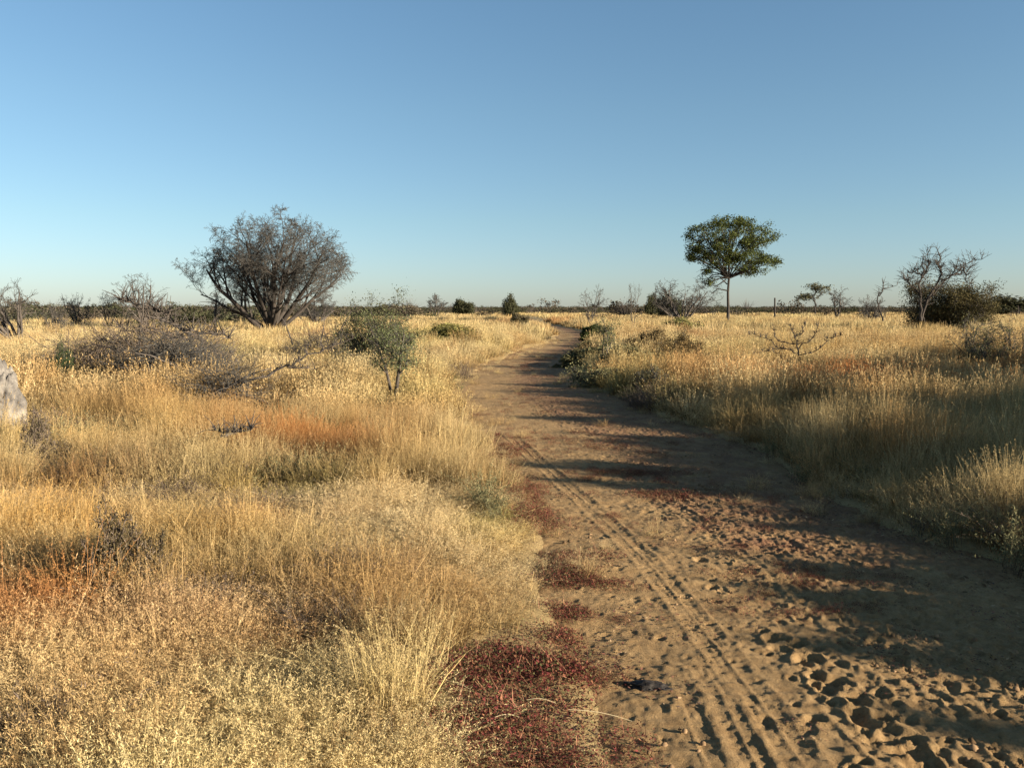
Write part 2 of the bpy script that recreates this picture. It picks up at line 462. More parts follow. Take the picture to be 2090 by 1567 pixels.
# colour patches of the grass (places on the plain), strength, tint, radii in m
PATCH = []
def patch(px, py, rx, ry, col, z=.25, s=1.0):
    x, y = g(px, py, z); PATCH.append((x, y, rx, ry, np.array(col), s))
RED_ = (.80, .47, .33); ORA = (.95, .76, .52); PUR = (.62, .42, .36); OLI = (.72, .78, .5); DRK = (.5, .42, .36)
patch(590, 880, 1.0, .75, RED_, s=.95); patch(480, 860, .5, .5, PUR); patch(700, 900, .6, .6, RED_, s=.8)
patch(30, 1190, .5, .5, (.78, .48, .34), s=1.0); patch(100, 1040, .7, .6, ORA); patch(400, 1060, .7, .5, ORA, s=.9); patch(200, 870, 1.4, 1.0, ORA, s=.8)
patch(590, 960, .5, .3, OLI, s=.8); patch(200, 950, .5, .3, PUR, s=.8); patch(860, 690, 2.5, 5, OLI, s=.9); patch(530, 1010, .4, .3, PUR, s=.8)
patch(370, 1200, .35, .22, PUR, s=.9); patch(640, 1230, .3, .2, (.8, .6, .5), s=.6)
patch(1030, 660, 2.0, 9, PUR, s=.7); patch(1110, 655, 3, 12, RED_, s=.9)
patch(1700, 780, 3.0, 1.6, (.85, .45, .30), s=1); patch(2000, 770, 2.5, 1.6, (.8, .45, .32), s=.9); patch(1400, 760, 1.8, 1.3, (.9, .6, .4), s=.8)
patch(1830, 730, 3.0, 2.5, ORA, s=.7); patch(1900, 690, 5, 4, ORA, s=.5); patch(1380, 690, 1.2, 4, PUR, s=.9)
patch(1350, 800, .8, .9, (.6, .6, .48), s=.9); patch(1240, 770, 1.2, 1.8, (.72, .72, .52), s=.9)
patch(640, 690, 3, 2, PUR, s=.7); patch(1000, 1010, .2, .5, OLI, s=.9); patch(850, 800, .8, 1.5, (.85, .85, .65), s=.7)
def tint(x, y, amp=1.0):
    n1 = fbm(x/1.1, y/1.1, 3, 60); n2 = fbm(x/5, y/5, 3, 61); n3 = vnoise(x*9, y*9, 62)
    t = np.ones((len(x), 3))
    def bl(w, c):
        nonlocal t
        w = np.clip(w, 0, 1)[:, None]*amp; t = t*(1-w)+np.array(c)*w
    bl(sstep(.50, .66, n1)*.4, (.98, .82, .62)); bl(sstep(.54, .36, n1)*.0+sstep(.55, .7, 1-n1)*.6, (1.06, 1.06, .95))
    bl(sstep(.58, .72, n2)*.45, (.80, .62, .48)); bl(sstep(.58, .7, 1-n2)*.3, (.86, .9, .66))
    bl((n3 > .80)*.6, (.50, .38, .30)); bl(sstep(.55, .68, fbm(x/.8, y/.8, 3, 66))*.55, (.72, .55, .42))
    for (px, py, rx, ry, c, s) in PATCH:
        w = np.exp(-(((x-px)/rx)**2+((y-py)/ry)**2))*s*(.55+.9*vnoise(x*5, y*5, 63)); bl(w, c)
    return t*(.68+.55*vnoise(x*23, y*23, 64)*(.7+.6*vnoise(x*4, y*4, 65)))[:, None]

# near grass edge on the left is pushed back by the red creeping plants
def grass_ok(x, y, m=.0):
    dd = track_in(x, y)
    ok = dd < -.05-m
    left = x < Ledge(y)+1
    lim = np.interp(y, [1.5, 2.9, 3.3, 3.75, 4.1, 4.5, 5.2, 7.5, 9], [-.30, -.32, -.40, -.34, -.05, .10, .13, -.20, 9])
    return ok & (~left | (x < lim+.12*(vnoise(x*4, y*4, 70)-.5)))
def hmap(x, y):
    """height multiplier"""
    d_ = -track_in(x, y)
    h = .40+.75*fbm(x/2.5, y/2.5, 3, 71)+.45*sstep(.4, .7, fbm(x/.7, y/.7, 2, 72))
    h *= .55+.45*sstep(.0, .9, d_)
    h *= np.where(x < Ledge(y)+.5, .62+.33*sstep(4, 13, y), 1)
    return h
GR = []
def add_band(y0, y1, dens, kinds, wide=.68, pad=2.5, hm=1.0, m=0):
    x, y = region(y0, y1, dens, wide, pad)
    k = grass_ok(x, y, m) & (fbm(x/.55, y/.55, 2, 85)+.35*(RNG.random(len(x))-.5) > np.where((x < Ledge(y)+.5) & (y < 8), .18, .36)); x, y = x[k], y[k]
    sel = fbm(x/1.7, y/1.7, 2, 80)+.15*(RNG.random(len(x))-.5)
    leftn = (x < Ledge(y)+.5)
    for (kd, lo, hi, side) in kinds:
        q = (sel >= lo) & (sel < hi)
        if side == 'L': q &= leftn
        if side == 'R': q &= ~leftn
        xx, yy = x[q], y[q]
        h = hmap(xx, yy)*hm*RNG.uniform(.8, 1.2, len(xx))
        w = RNG.uniform(.85, 1.2, len(xx))
        GR.append((SRC[kd], np.stack([xx, yy, H(xx, yy)], -1), np.stack([w, w, h], -1), tint(xx, yy), .09))
add_band(-5, 1.2, 9, [('gold', 0, 9, '')], .3, 9)
add_band(1.2, 7.0, 80, [('pale', 0, .72, 'L'), ('gold', .72, 9, 'L'), ('gold', 0, .5, 'R'), ('gold', .5, 9, 'R')], .7, 1.0)
add_band(1.2, 9.0, 6, [('gold', 0, 9, 'R')], .7, 7)
add_band(7.0, 12, 44, [('pale', 0, .42, 'L'), ('gold', .42, 9, 'L'), ('gold', 0, 9, 'R')], .7, 1.2)
add_band(12, 20, 24, [('palemid', 0, .40, ''), ('goldmid', .40, 9, '')], .7, 2)
add_band(20, 42, 11, [('palemid', 0, .42, ''), ('goldmid', .42, 9, '')], .7, 3, 1.05, .1)
add_band(42, 110, 1.9, [('far', 0, 9, '')], .68, 5, 1.0, .3)
add_band(110, 420, .10, [('vfar', 0, 9, '')], .66, 8, .9, 1.5)
add_band(1.5, 9, 5, [('stalk', 0, 9, '')], .7, 1.0, .95)
x, y = region(5, 45, 14, .3, 1); dd = track_in(x, y); k = (dd > -.1) & (RNG.random(len(x)) < .9*np.exp(-np.maximum(dd, 0)/.22)+.10*sstep(9, 14, y)*(fbm(x*1.2, y*1.2, 2, 86) > .5))
x, y = x[k], y[k]; s_ = RNG.uniform(.25, .6, len(x))
GR.append((SRC['pale'], np.stack([x, y, track_z(x, y)-.01], -1), np.stack([s_*1.3, s_*1.3, s_], -1), tint(x, y)*.9, .15))
# forbs mixed in
def forbs(kd, spots, dens=30, zr=(1, 1)):
    for (px, py, rx, ry, n, h) in spots:
        cx, cy = g(px, py, .15)
        x = cx+RNG.normal(0, rx, n); y = cy+RNG.normal(0, ry, n)
        k = grass_ok(x, y, -.3); x, y = x[k], y[k]
        s = RNG.uniform(.7, 1.2, len(x))*h
        GR.append((SRC[kd], np.stack([x, y, H(x, y)], -1), np.stack([s, s, s], -1), (.8+.4*RNG.random((len(x), 1)))*np.ones((len(x), 3)), .15))
forbs('forb', [(200,735,1.3,.6,70,1.5),(400,735,.8,.5,40,1.4),(1000,1000,.10,.25,9,.7),(600,960,.30,.18,16,.7),(1300,800,.6,.6,24,.8),(1230,770,.8,1.2,26,.8),(1480,850,.5,.3,8,.8),(1950,950,1.0,.5,14,.8),(2000,1090,.4,.3,8,.8),
               (860,700,1.5,2.5,60,1.1),(900,790,.5,1.2,20,.8),(130,880,.4,.3,26,.8),(1700,900,1.0,.5,8,.8)])
forbs('thicket', [(200,735,1.3,.6,60,1.3),(350,745,1.0,.5,60,1.3),(480,730,.7,.5,40,1.2),(190,955,.3,.18,16,.8),(370,1200,.15,.1,8,.7),(510,1010,.2,.15,8,.7),(1350,810,.4,.4,30,1),(1780,800,1.0,.5,60,1.1),(2030,1050,.4,.3,12,.8),(60,870,.4,.3,20,.9),(450,960,.25,.15,12,.8),(700,1150,.2,.12,8,.6),(640,1240,.15,.1,6,.6),(330,1000,.25,.15,12,.8),(60,1500,.12,.06,5,.7),(1380,800,.4,.4,14,.9),(650,730,1.0,.8,30,1.2),(880,760,.5,1.0,20,1)])
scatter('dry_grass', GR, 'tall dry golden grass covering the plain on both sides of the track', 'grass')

# red creeping plants and litter
GP = []
def red_at(x, y, s, kd='red', t=None):
    x = np.asarray(x); y = np.asarray(y); n = len(x)
    z = track_z(x, y)
    sc = RNG.uniform(.6, 1.25, n)*s
    ti = np.ones((n, 3))*(.75+.5*RNG.random((n, 1)))
    if t is not None: ti = ti*np.array(t)
    GP.append((SRC[kd], np.stack([x, y, z], -1), np.stack([sc, sc, sc*RNG.uniform(.6, 1.3, n)], -1), ti, .05))
def red_spots(lst, kd='red'):
    for (px, py, rx, ry, n, s) in lst:
        cx, cy = g(px, py)
        red_at(cx+RNG.normal(0, rx, n), cy+RNG.normal(0, ry, n), s, kd)
red_spots([(985,1500,.20,.14,46,1.0),(1130,1560,.20,.10,24,.8),(960,1400,.16,.10,34,1.1),(1060,1360,.12,.10,34,1.1),(1180,1370,.09,.05,16,.8),(1130,1290,.05,.06,10,.9),(1150,1240,.06,.05,14,.8),
           (1215,1245,.12,.02,6,.45),(1140,1175,.09,.05,14,.9),(1130,1125,.10,.04,10,.6),(1070,1060,.10,.25,34,.9),(1040,1000,.08,.3,16,.8),(1010,940,.10,.4,14,.8),(820,1420,.06,.08,10,.9),
           (1280,960,.30,.14,32,.6),(1340,1000,.25,.12,18,.55),(1620,1160,.22,.12,16,.5),(1420,1110,.25,.1,12,.5),(1170,900,.5,.4,26,.6),(1400,900,.5,.5,30,.6),(1100,730,.5,1.5,20,1.2),(1060,820,.4,1.0,20,.8),
           (1500,1000,.4,.3,24,.5),(1290,962,.35,.16,40,.7),(1350,1005,.30,.12,24,.7),(1080,1050,.12,.3,40,.9),(1130,890,.5,.5,40,.7),(1250,910,.6,.4,30,.6),(1020,905,.2,.5,20,.9),(1170,1140,.12,.10,14,.8),(1090,1000,.06,.5,24,.8),(1045,940,.08,.8,24,.8),(1200,1050,.3,.2,14,.5),(1450,1060,.4,.2,18,.5),(1550,1220,.3,.12,16,.5),(1200,1180,.16,.04,14,.7),(1040,720,.6,2,30,1.3),(1100,745,.6,1.5,24,1.2),(1640,1170,.3,.15,20,.5),(1750,1220,.25,.1,12,.5)])
x, y = region(2.5, 16, 16, .7, .5)
dd = track_in(x, y); tr = (x-Ledge(y))/Width(y)
w = sstep(.22, .5, tr)*sstep(.35, .6, fbm(x*1.6, y*1.6, 3, 90))*(.35+.65*sstep(3.2, 4.5, y))+.05
k = (dd > 0) & (RNG.random(len(x)) < w)
red_at(x[k], y[k], 1.0, 'litter')
x, y = region(16, 60, 4, .3, .5); dd = track_in(x, y); k = (dd > 0) & (RNG.random(len(x)) < .4)
red_at(x[k], y[k], 1.6, 'litter')
# litter along both verges
x, y = region(2.2, 14, 30, .7, .5); dd = track_in(x, y)
k = (np.abs(dd) < .22) & (RNG.random(len(x)) < .8)
red_at(x[k], y[k], 1.0, 'litter')
scatter('red_creeper', GP, 'low wine red creeping plants and dead leaf litter along the track', 'ground cover')

# ------------------------------------------------------------------ tubes and trees
class Tubes:
    def __init__(s): s.p = []
    def add(s, pts, rad, k=4): s.p.append((pts, rad, k))
    def mesh(s, name):
        Vs = []; Fs = []; off = 0
        for pts, rad, k in s.p:
            pts = np.array(pts, float); n = len(pts); rad = np.array(rad)
            tg = np.gradient(pts, axis=0); tg /= np.linalg.norm(tg, axis=1, keepdims=True)+1e-9
            ref = np.array([1, 0, 0]) if abs(tg[0, 0]) < .7 else np.array([0, 1, 0])
            a = np.cross(tg, ref); a /= np.linalg.norm(a, axis=1, keepdims=True)+1e-9; b = np.cross(tg, a)
            th = np.arange(k)*2*pi/k
            V = pts[:, None, :]+rad[:, None, None]*(np.cos(th)[None, :, None]*a[:, None, :]+np.sin(th)[None, :, None]*b[:, None, :])
            i = np.arange(n-1)[:, None]*k; j = np.arange(k)[None, :]; j2 = (j+1) % k
            Fs.append((np.stack([i+j, i+j2, i+k+j2, i+k+j], -1).reshape(-1, 4)+off)); Vs.append(V.reshape(-1, 3)); off += n*k
        return mesh_from(name, np.concatenate(Vs), np.concatenate(Fs), 4, smooth=True)
def norm(v):
    l = math.sqrt(v[0]**2+v[1]**2+v[2]**2)+1e-9; return (v[0]/l, v[1]/l, v[2]/l)
def rotdir(d, ang, rn):
    # random direction at angle ang from d
    while True:
        r = (rn.gauss(0, 1), rn.gauss(0, 1), rn.gauss(0, 1))
        k = r[0]*d[0]+r[1]*d[1]+r[2]*d[2]; q = (r[0]-k*d[0], r[1]-k*d[1], r[2]-k*d[2])
        if abs(q[0])+abs(q[1])+abs(q[2]) > .1: break
    q = norm(q); c, s = cos(ang), sin(ang)
    return (d[0]*c+q[0]*s, d[1]*c+q[1]*s, d[2]*c+q[2]*s)
def grow(tubes, p, d, L_, r, lev, C, rn, tips):
    """C: dict with lists per level: seg, wob, trop, n, ang, ratio, start"""
    ns = C['seg'][lev]; pts = [p]; rad = [r]; dirs = [d]
    tap = C.get('taper', .35)
    for i in range(ns):
        w = C['wob'][lev]
        d = norm((d[0]+rn.gauss(0, w), d[1]+rn.gauss(0, w), d[2]+rn.gauss(0, w)+C['trop'][lev]))
        st = L_/ns
        p = (p[0]+d[0]*st, p[1]+d[1]*st, p[2]+d[2]*st)
        pts.append(p); rad.append(max(r*(1-(1-tap)*(i+1)/ns), C.get('rmin', .006))); dirs.append(d)
    tubes[min(lev, len(tubes)-1)].add(pts, rad, 7 if lev == 0 else (5 if lev == 1 else 3))
    if lev+1 >= len(C['seg']):
        tips.append(pts); return
    n = C['n'][lev]; n = n+rn.randint(-n//5, n//5) if n > 4 else n
    for k in range(n):
        f = C['start'][lev]+(1-C['start'][lev])*((k+rn.random())/n)
        fi = f*ns; i = min(int(fi), ns-1); fr = fi-i
        q = tuple(pts[i][a]*(1-fr)+pts[i+1][a]*fr for a in range(3))
        rr = rad[i]*(1-fr)+rad[i+1]*fr
        nd = rotdir(dirs[i+1], radians(rn.gauss(C['ang'][lev], 10)), rn)
        nl = L_*C['ratio'][lev]*rn.uniform(.65, 1.2)*(1.1-.45*f)
        env = C.get('env')
        if env:
            e = (q[0]+nd[0]*nl, q[1]+nd[1]*nl, q[2]+nd[2]*nl)
            if not env(e):
                if rn.random() < .45: continue
                nl *= .5
        grow(tubes, q, norm(nd), nl, rr*C.get('rr', .6), lev+1, C, rn, tips)
def leaf_cloud(centres, n_each, rad, size, col, rng, flat=.6):
    c = np.repeat(np.array(centres), n_each, axis=0); n = len(c)
    q = c+rng.normal(0, rad, (n, 3))*np.array([1, 1, flat])
    nr = rng.normal(0, 1, (n, 3)); nr[:, 2] = np.abs(nr[:, 2])+.3; nr /= np.linalg.norm(nr, axis=1, keepdims=True)
    t1 = np.cross(nr, rng.normal(0, 1, (n, 3))); t1 /= np.linalg.norm(t1, axis=1, keepdims=True); t2 = np.cross(nr, t1)
    s = (size*rng.uniform(.6, 1.3, n))[:, None]
    V = np.stack([q-t1*s, q+t2*s*.5, q+t1*s, q-t2*s*.5], 1)
    Fq = (np.arange(n)*4)[:, None]+np.arange(4)[None, :]
    C = np.array(col)*rng.uniform(.6, 1.4, n)[:, None, None]*np.ones(V.shape)
    return V.reshape(-1, 3), Fq, C.reshape(-1, 3)
def make_leaves(name, tips, n_each, rad, size, col, seed, parent, mat=None, along=3, flat=.7, keep=1.0):
    rng = np.random.default_rng(seed); cs = []
    for t in tips:
        if rng.random() > keep: continue
        for a in range(along):
            i = rng.integers(max(0, len(t)//2), len(t)); cs.append(t[i])
    V, Fq, C = leaf_cloud(cs, n_each, rad, size, col, rng, flat)
    return link(name, mesh_from(name, V, Fq, 4, C), mat or M_LEAF, parent)
def tree_obj(kind, loc, stems, C, seed, parts=('trunk', 'branches', 'twigs'), mats=None, rz=0):
    """stems: list of (dir, length, radius)"""
    rn = random.Random(seed); tb = [Tubes() for _ in parts]; tips = []
    for (d_, L_, r_) in stems:
        grow(tb, (rn.uniform(-.5, .5)*r_*1.5, rn.uniform(-.5, .5)*r_*1.5, -.1), norm(d_), L_, r_, 0, C, rn, tips)
    root = empty(kind, loc, rz)
    mats = mats or (M_BARKG, M_BARKG, M_TWIG)
    for nm, t, m in zip(parts, tb, mats):
        if t.p: link(nm, t.mesh(nm), m, root)
    return root, tips
def fit(root, h, w=None):
    zs = []; xs_ = []
    for ch in root.children:
        a = np.empty(len(ch.data.vertices)*3, dtype=np.float32); ch.data.vertices.foreach_get('co', a); a = a.reshape(-1, 3)
        zs.append(np.percentile(a[:, 2], 99.7)); xs_.append(a[:, 0])
    xa = np.concatenate(xs_); sz = h/max(zs); wd = np.percentile(xa, 99.3)-np.percentile(xa, .7)
    sx = sz if w is None else w/wd
    root.scale = (sx, sx, sz)
def base(px, Y): 
    x = xat(px, Y); return (x, Y, float(H(x, Y)))

# --- the wide bare tree on the left
D1 = 55.0; sc1 = D1/F
bt = base(556, D1)
R1 = 6.9
def env1(e):
    x, y, z = e; hz = max(z, 0)
    return (x/5.9)**2+(y/5.2)**2+((z-2.4)/4.7)**2 < 1.0 and z > .78*math.hypot(x, y*.8)-.3 and z > .9
Cbig = dict(seg=[7, 6, 5, 4, 3], wob=[.09, .15, .2, .24, .25], trop=[.035, .03, .0, -.04, -.12], n=[9, 8, 7, 6, 0], ang=[34, 42, 45, 45, 0],
            ratio=[.55, .58, .55, .55, 0], start=[.28, .18, .12, .1, 0], rr=.55, taper=.28, rmin=.0062, env=env1)
stems = []
for a, az, L_, r in [(-45, .3, 4.4, .13), (-40, -.5, 4.9, .22), (-30, .7, 5.2, .17), (-18, -.3, 5.4, .18), (-6, .5, 5.2, .16), (4, -.6, 5.6, .20), (14, .2, 5.6, .17), (25, .8, 5.4, .18), (36, -.3, 5.6, .20), (-8, .8, 5.2, .13), (10, -.8, 5.2, .13), (48, .3, 5.0, .16)]:
    stems.append(((sin(radians(a)), az*.8, cos(radians(a))), L_*.95, r*.78))
root, tips = tree_obj('bare_tree', bt, stems, Cbig, 33, ('trunk', 'branches', 'twigs'), (M_BARKD, M_BARKD, M_TWIG))
fit(root, zat(437, D1)-bt[2], 312*D1/F)
tag(root, 'wide leafless many stemmed tree standing in dry grass left of the track', 'tree')

# --- the green tree on the right
D2 = 78.0
gt = base(1484, D2)
rn = random.Random(4)
root = empty('leafy_tree', gt)
tb = [Tubes(), Tubes()]
s2 = D2/F
def w2(px, py): return ((px-1486)*s2*.92, zat(502+(py-502)*.9+3, D2)-gt[2])
tpts = [(0, 0, -.2), (.03, 0, 1.5), (-.02, .05, 3.0), (.03, 0, 4.3), (.0, 0, 5.6), (.05, 0, 6.8), (.1, .05, 8.2)]
tb[0].add(tpts, [.17, .13, .11, .10, .095, .07, .03], 8)
clumps = []
# lobes from the photo outline, (px, py, radius px)
lobes = [(1447,478,22),(1485,466,27),(1524,470,25),(1552,490,21),(1462,508,24),(1504,508,28),(1545,520,24),(1436,556,7),(1428,574,6),(1446,582,5),(1422,500,13),(1478,492,22),(1532,500,22),(1570,530,18),(1435,500,22),(1425,465,17),(1500,535,22),(1545,545,20),(1445,525,18),(1470,535,18),
         (1455,455,20),(1530,455,20),(1408,520,10),(1404,497,10),(1410,463,9),(1562,460,11),(1582,476,8),(1398,474,7),(1418,508,8),(1400,524,8),(1590,535,8),(1540,556,9),(1512,442,9),(1462,440,8),(1480,448,18),(1430,520,14),(1518,556,9),(1497,450,16)]
rng = np.random.default_rng(77); cs = []
for (px, py, rp_) in lobes:
    cx, cz = w2(px, py); r_ = rp_*s2
    for q in range(int(5+rp_*rp_*.034)):
        v = rng.normal(0, 1, 3); v /= np.linalg.norm(v)+1e-9; rr = r_*(.55+.45*rng.random())
        y0 = rng.normal(0, 1.5)*min(1, rp_/20)
        cs.append((cx+v[0]*rr, y0+v[1]*rr*1.1, cz+v[2]*rr*.9))
    # limb to the lobe
    st = tpts[3] if py > 490 else tpts[4]
    midp = ((st[0]+cx)/2+rn.uniform(-.2, .2), rn.uniform(-.5, .5), (st[2]*1.2+cz)/2.1)
    tb[1].add([st, midp, (cx, rn.uniform(-.8, .8), cz)], [.07, .045, .02], 4)
cs = [c for c in cs if vnoise(c[0]*1.7+c[1]*.6+9, c[2]*1.9, 7) > .30]
for c in cs[::3]:
    q = (c[0]*.75, c[1]*.6, 6.3+(c[2]-6.3)*.7); tb[1].add([q, ((q[0]+c[0])/2+rn.uniform(-.1, .1), (q[1]+c[1])/2, (q[2]+c[2])/2+.1), c], [.035, .02, .008], 3)
# bare lower branches on the left
low = [((1478,560),(1450,565),(1432,582),(1425,572)),((1480,575),(1460,590),(1440,584),(1428,580)),((1478,548),(1440,548),(1428,560),(1430,590)),((1484,600),(1462,596),(1450,606)),((1486,552),(1500,548),(1515,560)),((1484,585),(1468,572),(1452,575))]
for pl in low:
    pts = [(w2(*q)[0], rn.uniform(-.2, .2), w2(*q)[1]) for q in pl]; tb[1].add(pts, [.06, .045, .03, .018][:len(pts)], 4)
    for q in pts[1:]:
        for k in range(7):
            dx = rn.uniform(-.7, .7); tb[1].add([q, (q[0]+dx*.5, q[1]+rn.uniform(-.4, .4), q[2]+rn.uniform(-.3, .3)), (q[0]+dx, q[1]+rn.uniform(-.6, .6), q[2]+rn.uniform(-.5, .35))], [.022, .014, .008], 3)
link('trunk', tb[0].mesh('trunk'), M_BARKD, root); link('branches', tb[1].mesh('branches'), M_BARKD, root)
V, Fq, C = leaf_cloud(cs, 62, .21, .085, (.075, .085, .028), rng, .8)
link('crown', mesh_from('crown', V, Fq, 4, C), M_LEAF, root)
tag(root, 'green leafy umbrella shaped tree on a single straight trunk right of the track', 'tree')

# --- generic small plants
Cbare = dict(seg=[5, 5, 4, 3], wob=[.12, .2, .25, .3], trop=[.05, .02, 0, 0], n=[6, 6, 5, 0], ang=[38, 45, 45, 0], ratio=[.55, .55, .5, 0], start=[.3, .2, .1, 0], rr=.55, taper=.3, rmin=.006)
Cshrub = dict(seg=[4, 4, 3, 3], wob=[.16, .25, .3, .35], trop=[.02, .0, 0, 0], n=[7, 6, 5, 0], ang=[42, 50, 50, 0], ratio=[.6, .6, .55, 0], start=[.15, .1, .1, 0], rr=.6, taper=.35, rmin=.005)
def fan(n, L_, r, spread, seed, lean=(0, 0)):
    rn = random.Random(seed); out = []
    for i in range(n):
        a = rn.uniform(0, 2*pi); s = radians(spread)*math.sqrt((i+.5)/n)
        out.append(((sin(s)*cos(a)+lean[0], sin(s)*sin(a)+lean[1], cos(s)), L_*rn.uniform(.8, 1.15), r*rn.uniform(.7, 1.2)))
    return out
def bare(kind, px, Y, top, seed, n=3, spread=30, r=None, label='', group=None, cat='tree', C=None, mats=None, rmin=None, w=None):
    h = zat(top, Y); C = dict(C or Cbare); C['rmin'] = rmin or max(.004, Y*.00011)
    # total reach of stem + children is about 1.5 stem lengths
    root, tips = tree_obj(kind, base(px, Y), fan(n, h*.68, r or h*.022, spread, seed), C, seed, mats=mats)
    fit(root, h, w and w*Y/F)
    tag(root, label, cat, group)
    return root, tips
SC_ = 'leafless scrub trees along the skyline'
bare('bare_tree', 297, 52, 560, 31, 5, 28, w=95, label='thin leafless tree on the skyline just left of the wide bare tree', group=SC_)
bare('bare_tree', 437, 60, 572, 32, 2, 16, w=60, label='slender leafless tree seen under the left boughs of the wide bare tree', group=SC_)
bare('bare_tree', 40, 34, 572, 33, 7, 45, w=110, label='leafless scrub tree cut by the left edge of the photo', group=SC_)
bare('bare_tree', 222, 60, 596, 34, 3, 30, w=50, label='small twiggy tree beside the thin skyline tree on the far left', group=SC_)
bare('bare_shrub', 165, 60, 602, 35, 6, 50, w=60, label='low leafless shrub between the left edge scrub tree and the small twiggy tree', group=SC_, cat='shrub', C=Cshrub)
bare('bare_shrub', 108, 45, 610, 36, 7, 55, w=80, label='low grey leafless shrub right next to the left edge scrub tree', group=SC_, cat='shrub', C=Cshrub)
bare('bare_tree', 1203, 75, 583, 37, 4, 30, w=62, label='small leafless tree standing just right of the far bend of the track', group=SC_)
bare('bare_tree', 1290, 52, 578, 38, 2, 7, w=32, label='narrow upright dead tree between the track bend and the green tree', group=SC_)
bare('bare_tree', 1392, 95, 572, 39, 10, 52, w=130, label='broad grey leafless thicket tree directly left of the green tree', group=SC_)
bare('bare_tree', 890, 140, 600, 40, 4, 30, w=50, label='faint small leafless tree on the skyline right of the leafy shrub', group=SC_)
bare('bare_tree', 1705, 110, 586, 41, 3, 18, w=50, label='narrow leafless tree right of the wind bent small tree', group=SC_)
bare('bare_shrub', 1775, 90, 604, 42, 7, 50, w=60, label='low skyline shrub left of the leaning dead branch on the right', group=SC_, cat='shrub', C=Cshrub)
bare('bare_shrub', 650, 75, 604, 43, 8, 60, w=90, label='low brown shrub under the right side of the wide bare tree', group=SC_, cat='shrub', C=Cshrub)
bare('bare_shrub', 480, 72, 612, 44, 7, 60, w=90, label='low brown shrub under the left side of the wide bare tree', group=SC_, cat='shrub', C=Cshrub)

# --- dead branchy tree with the dense shrub behind it, right
D3 = 46.0
b3 = base(1878, D3); s3 = D3/F
root = empty('dead_tree', b3); tb = [Tubes(), Tubes()]
def l3(px, py): return ((px-1878)*s3, zat(py, D3)-b3[2])
rn = random.Random(9)
def poly3(tb_, pl, r0, r1, l=l3, ys_=.4, k=5):
    n = len(pl); pts = []
    yv = rn.uniform(-ys_, ys_)
    for i, q in enumerate(pl):
        a, b = l(*q)
        if i and ys_ > 0:
            a0, y0_, b0 = pts[-1]; e = .07*math.hypot(a-a0, b-b0)
            for t_ in (.33, .67): pts.append((a0+(a-a0)*t_+rn.gauss(0, e), y0_+(yv*i/n-y0_)*t_+rn.gauss(0, e), b0+(b-b0)*t_+rn.gauss(0, e)))
        pts.append((a, yv*i/n, b))
    n = len(pts)
    tb_.add(pts, [r0+(r1-r0)*i/(n-1) for i in range(n)], k); return pts
main = [[(1878,655),(1874,620),(1872,590),(1876,560),(1876,530)], [(1878,655),(1890,610),(1912,575),(1916,545),(1914,520)], [(1890,610),(1915,580),(1940,560),(1960,540),(1990,530)],
        [(1876,566),(1885,556),(1890,540),(1889,516)], [(1875,562),(1862,555),(1855,558)], [(1872,600),(1850,580),(1845,570),(1838,572)], [(1915,575),(1935,562),(1945,545)], [(1940,560),(1968,556),(1975,545)],
        [(1916,560),(1908,545),(1906,538)], [(1960,545),(1962,570),(1970,590)], [(1880,640),(1885,655),(1890,662)]]
for i, pl in enumerate(main):
    pts = poly3(tb[0] if i < 2 else tb[1], pl, .085 if i < 2 else .045, .02 if i < 2 else .010)
    for q in pts[1:]:
        for k in range(5):
            if q[2] < 1.5: continue
            d_ = rotdir((0, 0, 1), radians(rn.uniform(20, 90)), rn); L_ = rn.uniform(.2, .9)
            for kk in range(2):
                e_ = rotdir(d_, .7, rn); m_ = (q[0]+d_[0]*L_*.5, q[1]+d_[1]*L_*.5, q[2]+d_[2]*L_*.5+.02); l_ = L_*rn.uniform(.2, .5)
                tb[1].add([m_, (m_[0]+e_[0]*l_, m_[1]+e_[1]*l_, m_[2]+e_[2]*l_)], [.010, .006], 3)
            tb[1].add([q, (q[0]+d_[0]*L_*.5, q[1]+d_[1]*L_*.5, q[2]+d_[2]*L_*.5+.02), (q[0]+d_[0]*L_, q[1]+d_[1]*L_, q[2]+d_[2]*L_)], [.016, .011, .006], 3)
link('trunk', tb[0].mesh('trunk'), M_BARKD, root); link('branches', tb[1].mesh('branches'), M_BARKD, root)
tag(root, 'dark dead tree with crooked bare limbs standing before the dense brown shrub on the right', 'tree')
Cthin = dict(Cshrub); Cthin.update(start=[.38, .2, .1, 0], n=[5, 4, 4, 0], ang=[60, 55, 50, 0], ratio=[.5, .6, .55, 0])
Csap = dict(Cshrub); Csap.update(start=[.42, .2, .1, 0], ang=[55, 50, 50, 0], ratio=[.5, .6, .55, 0])
def shrub(kind, px, Y, top, seed, n, spread, col, label, cat='shrub', group=None, size=None, each=10, rad=None, keep=1, wide=1.0, C=None, lean=(0, 0), along=3, mats=None, w=None):
    h = zat(top, Y); C = dict(C or Cshrub); C['rmin'] = max(.003, Y*.0001)
    root, tips = tree_obj(kind, base(px, Y), fan(n, h*.6, h*.018, spread, seed, lean), C, seed, mats=mats)
    make_leaves('foliage', tips, each, rad or h*.05, size or max(.012, Y*.0009), col, seed, root, keep=keep, along=along)
    fit(root, h, w and w*Y/F)
    if w is None: root.scale[0] *= wide
    tag(root, label, cat, group); return root
shrub('dense_shrub', 1925, 52, 574, 51, 16, 62, (.085, .07, .035), 'dense rounded brown shrub directly behind the dark dead tree on the right', each=7, w=160, size=.04, keep=.6)
shrub('dense_shrub', 1968, 54, 585, 52, 9, 62, (.08, .07, .035), 'lower right hand half of the dense brown shrubs behind the dark dead tree', each=5, w=90, size=.04, keep=.4)

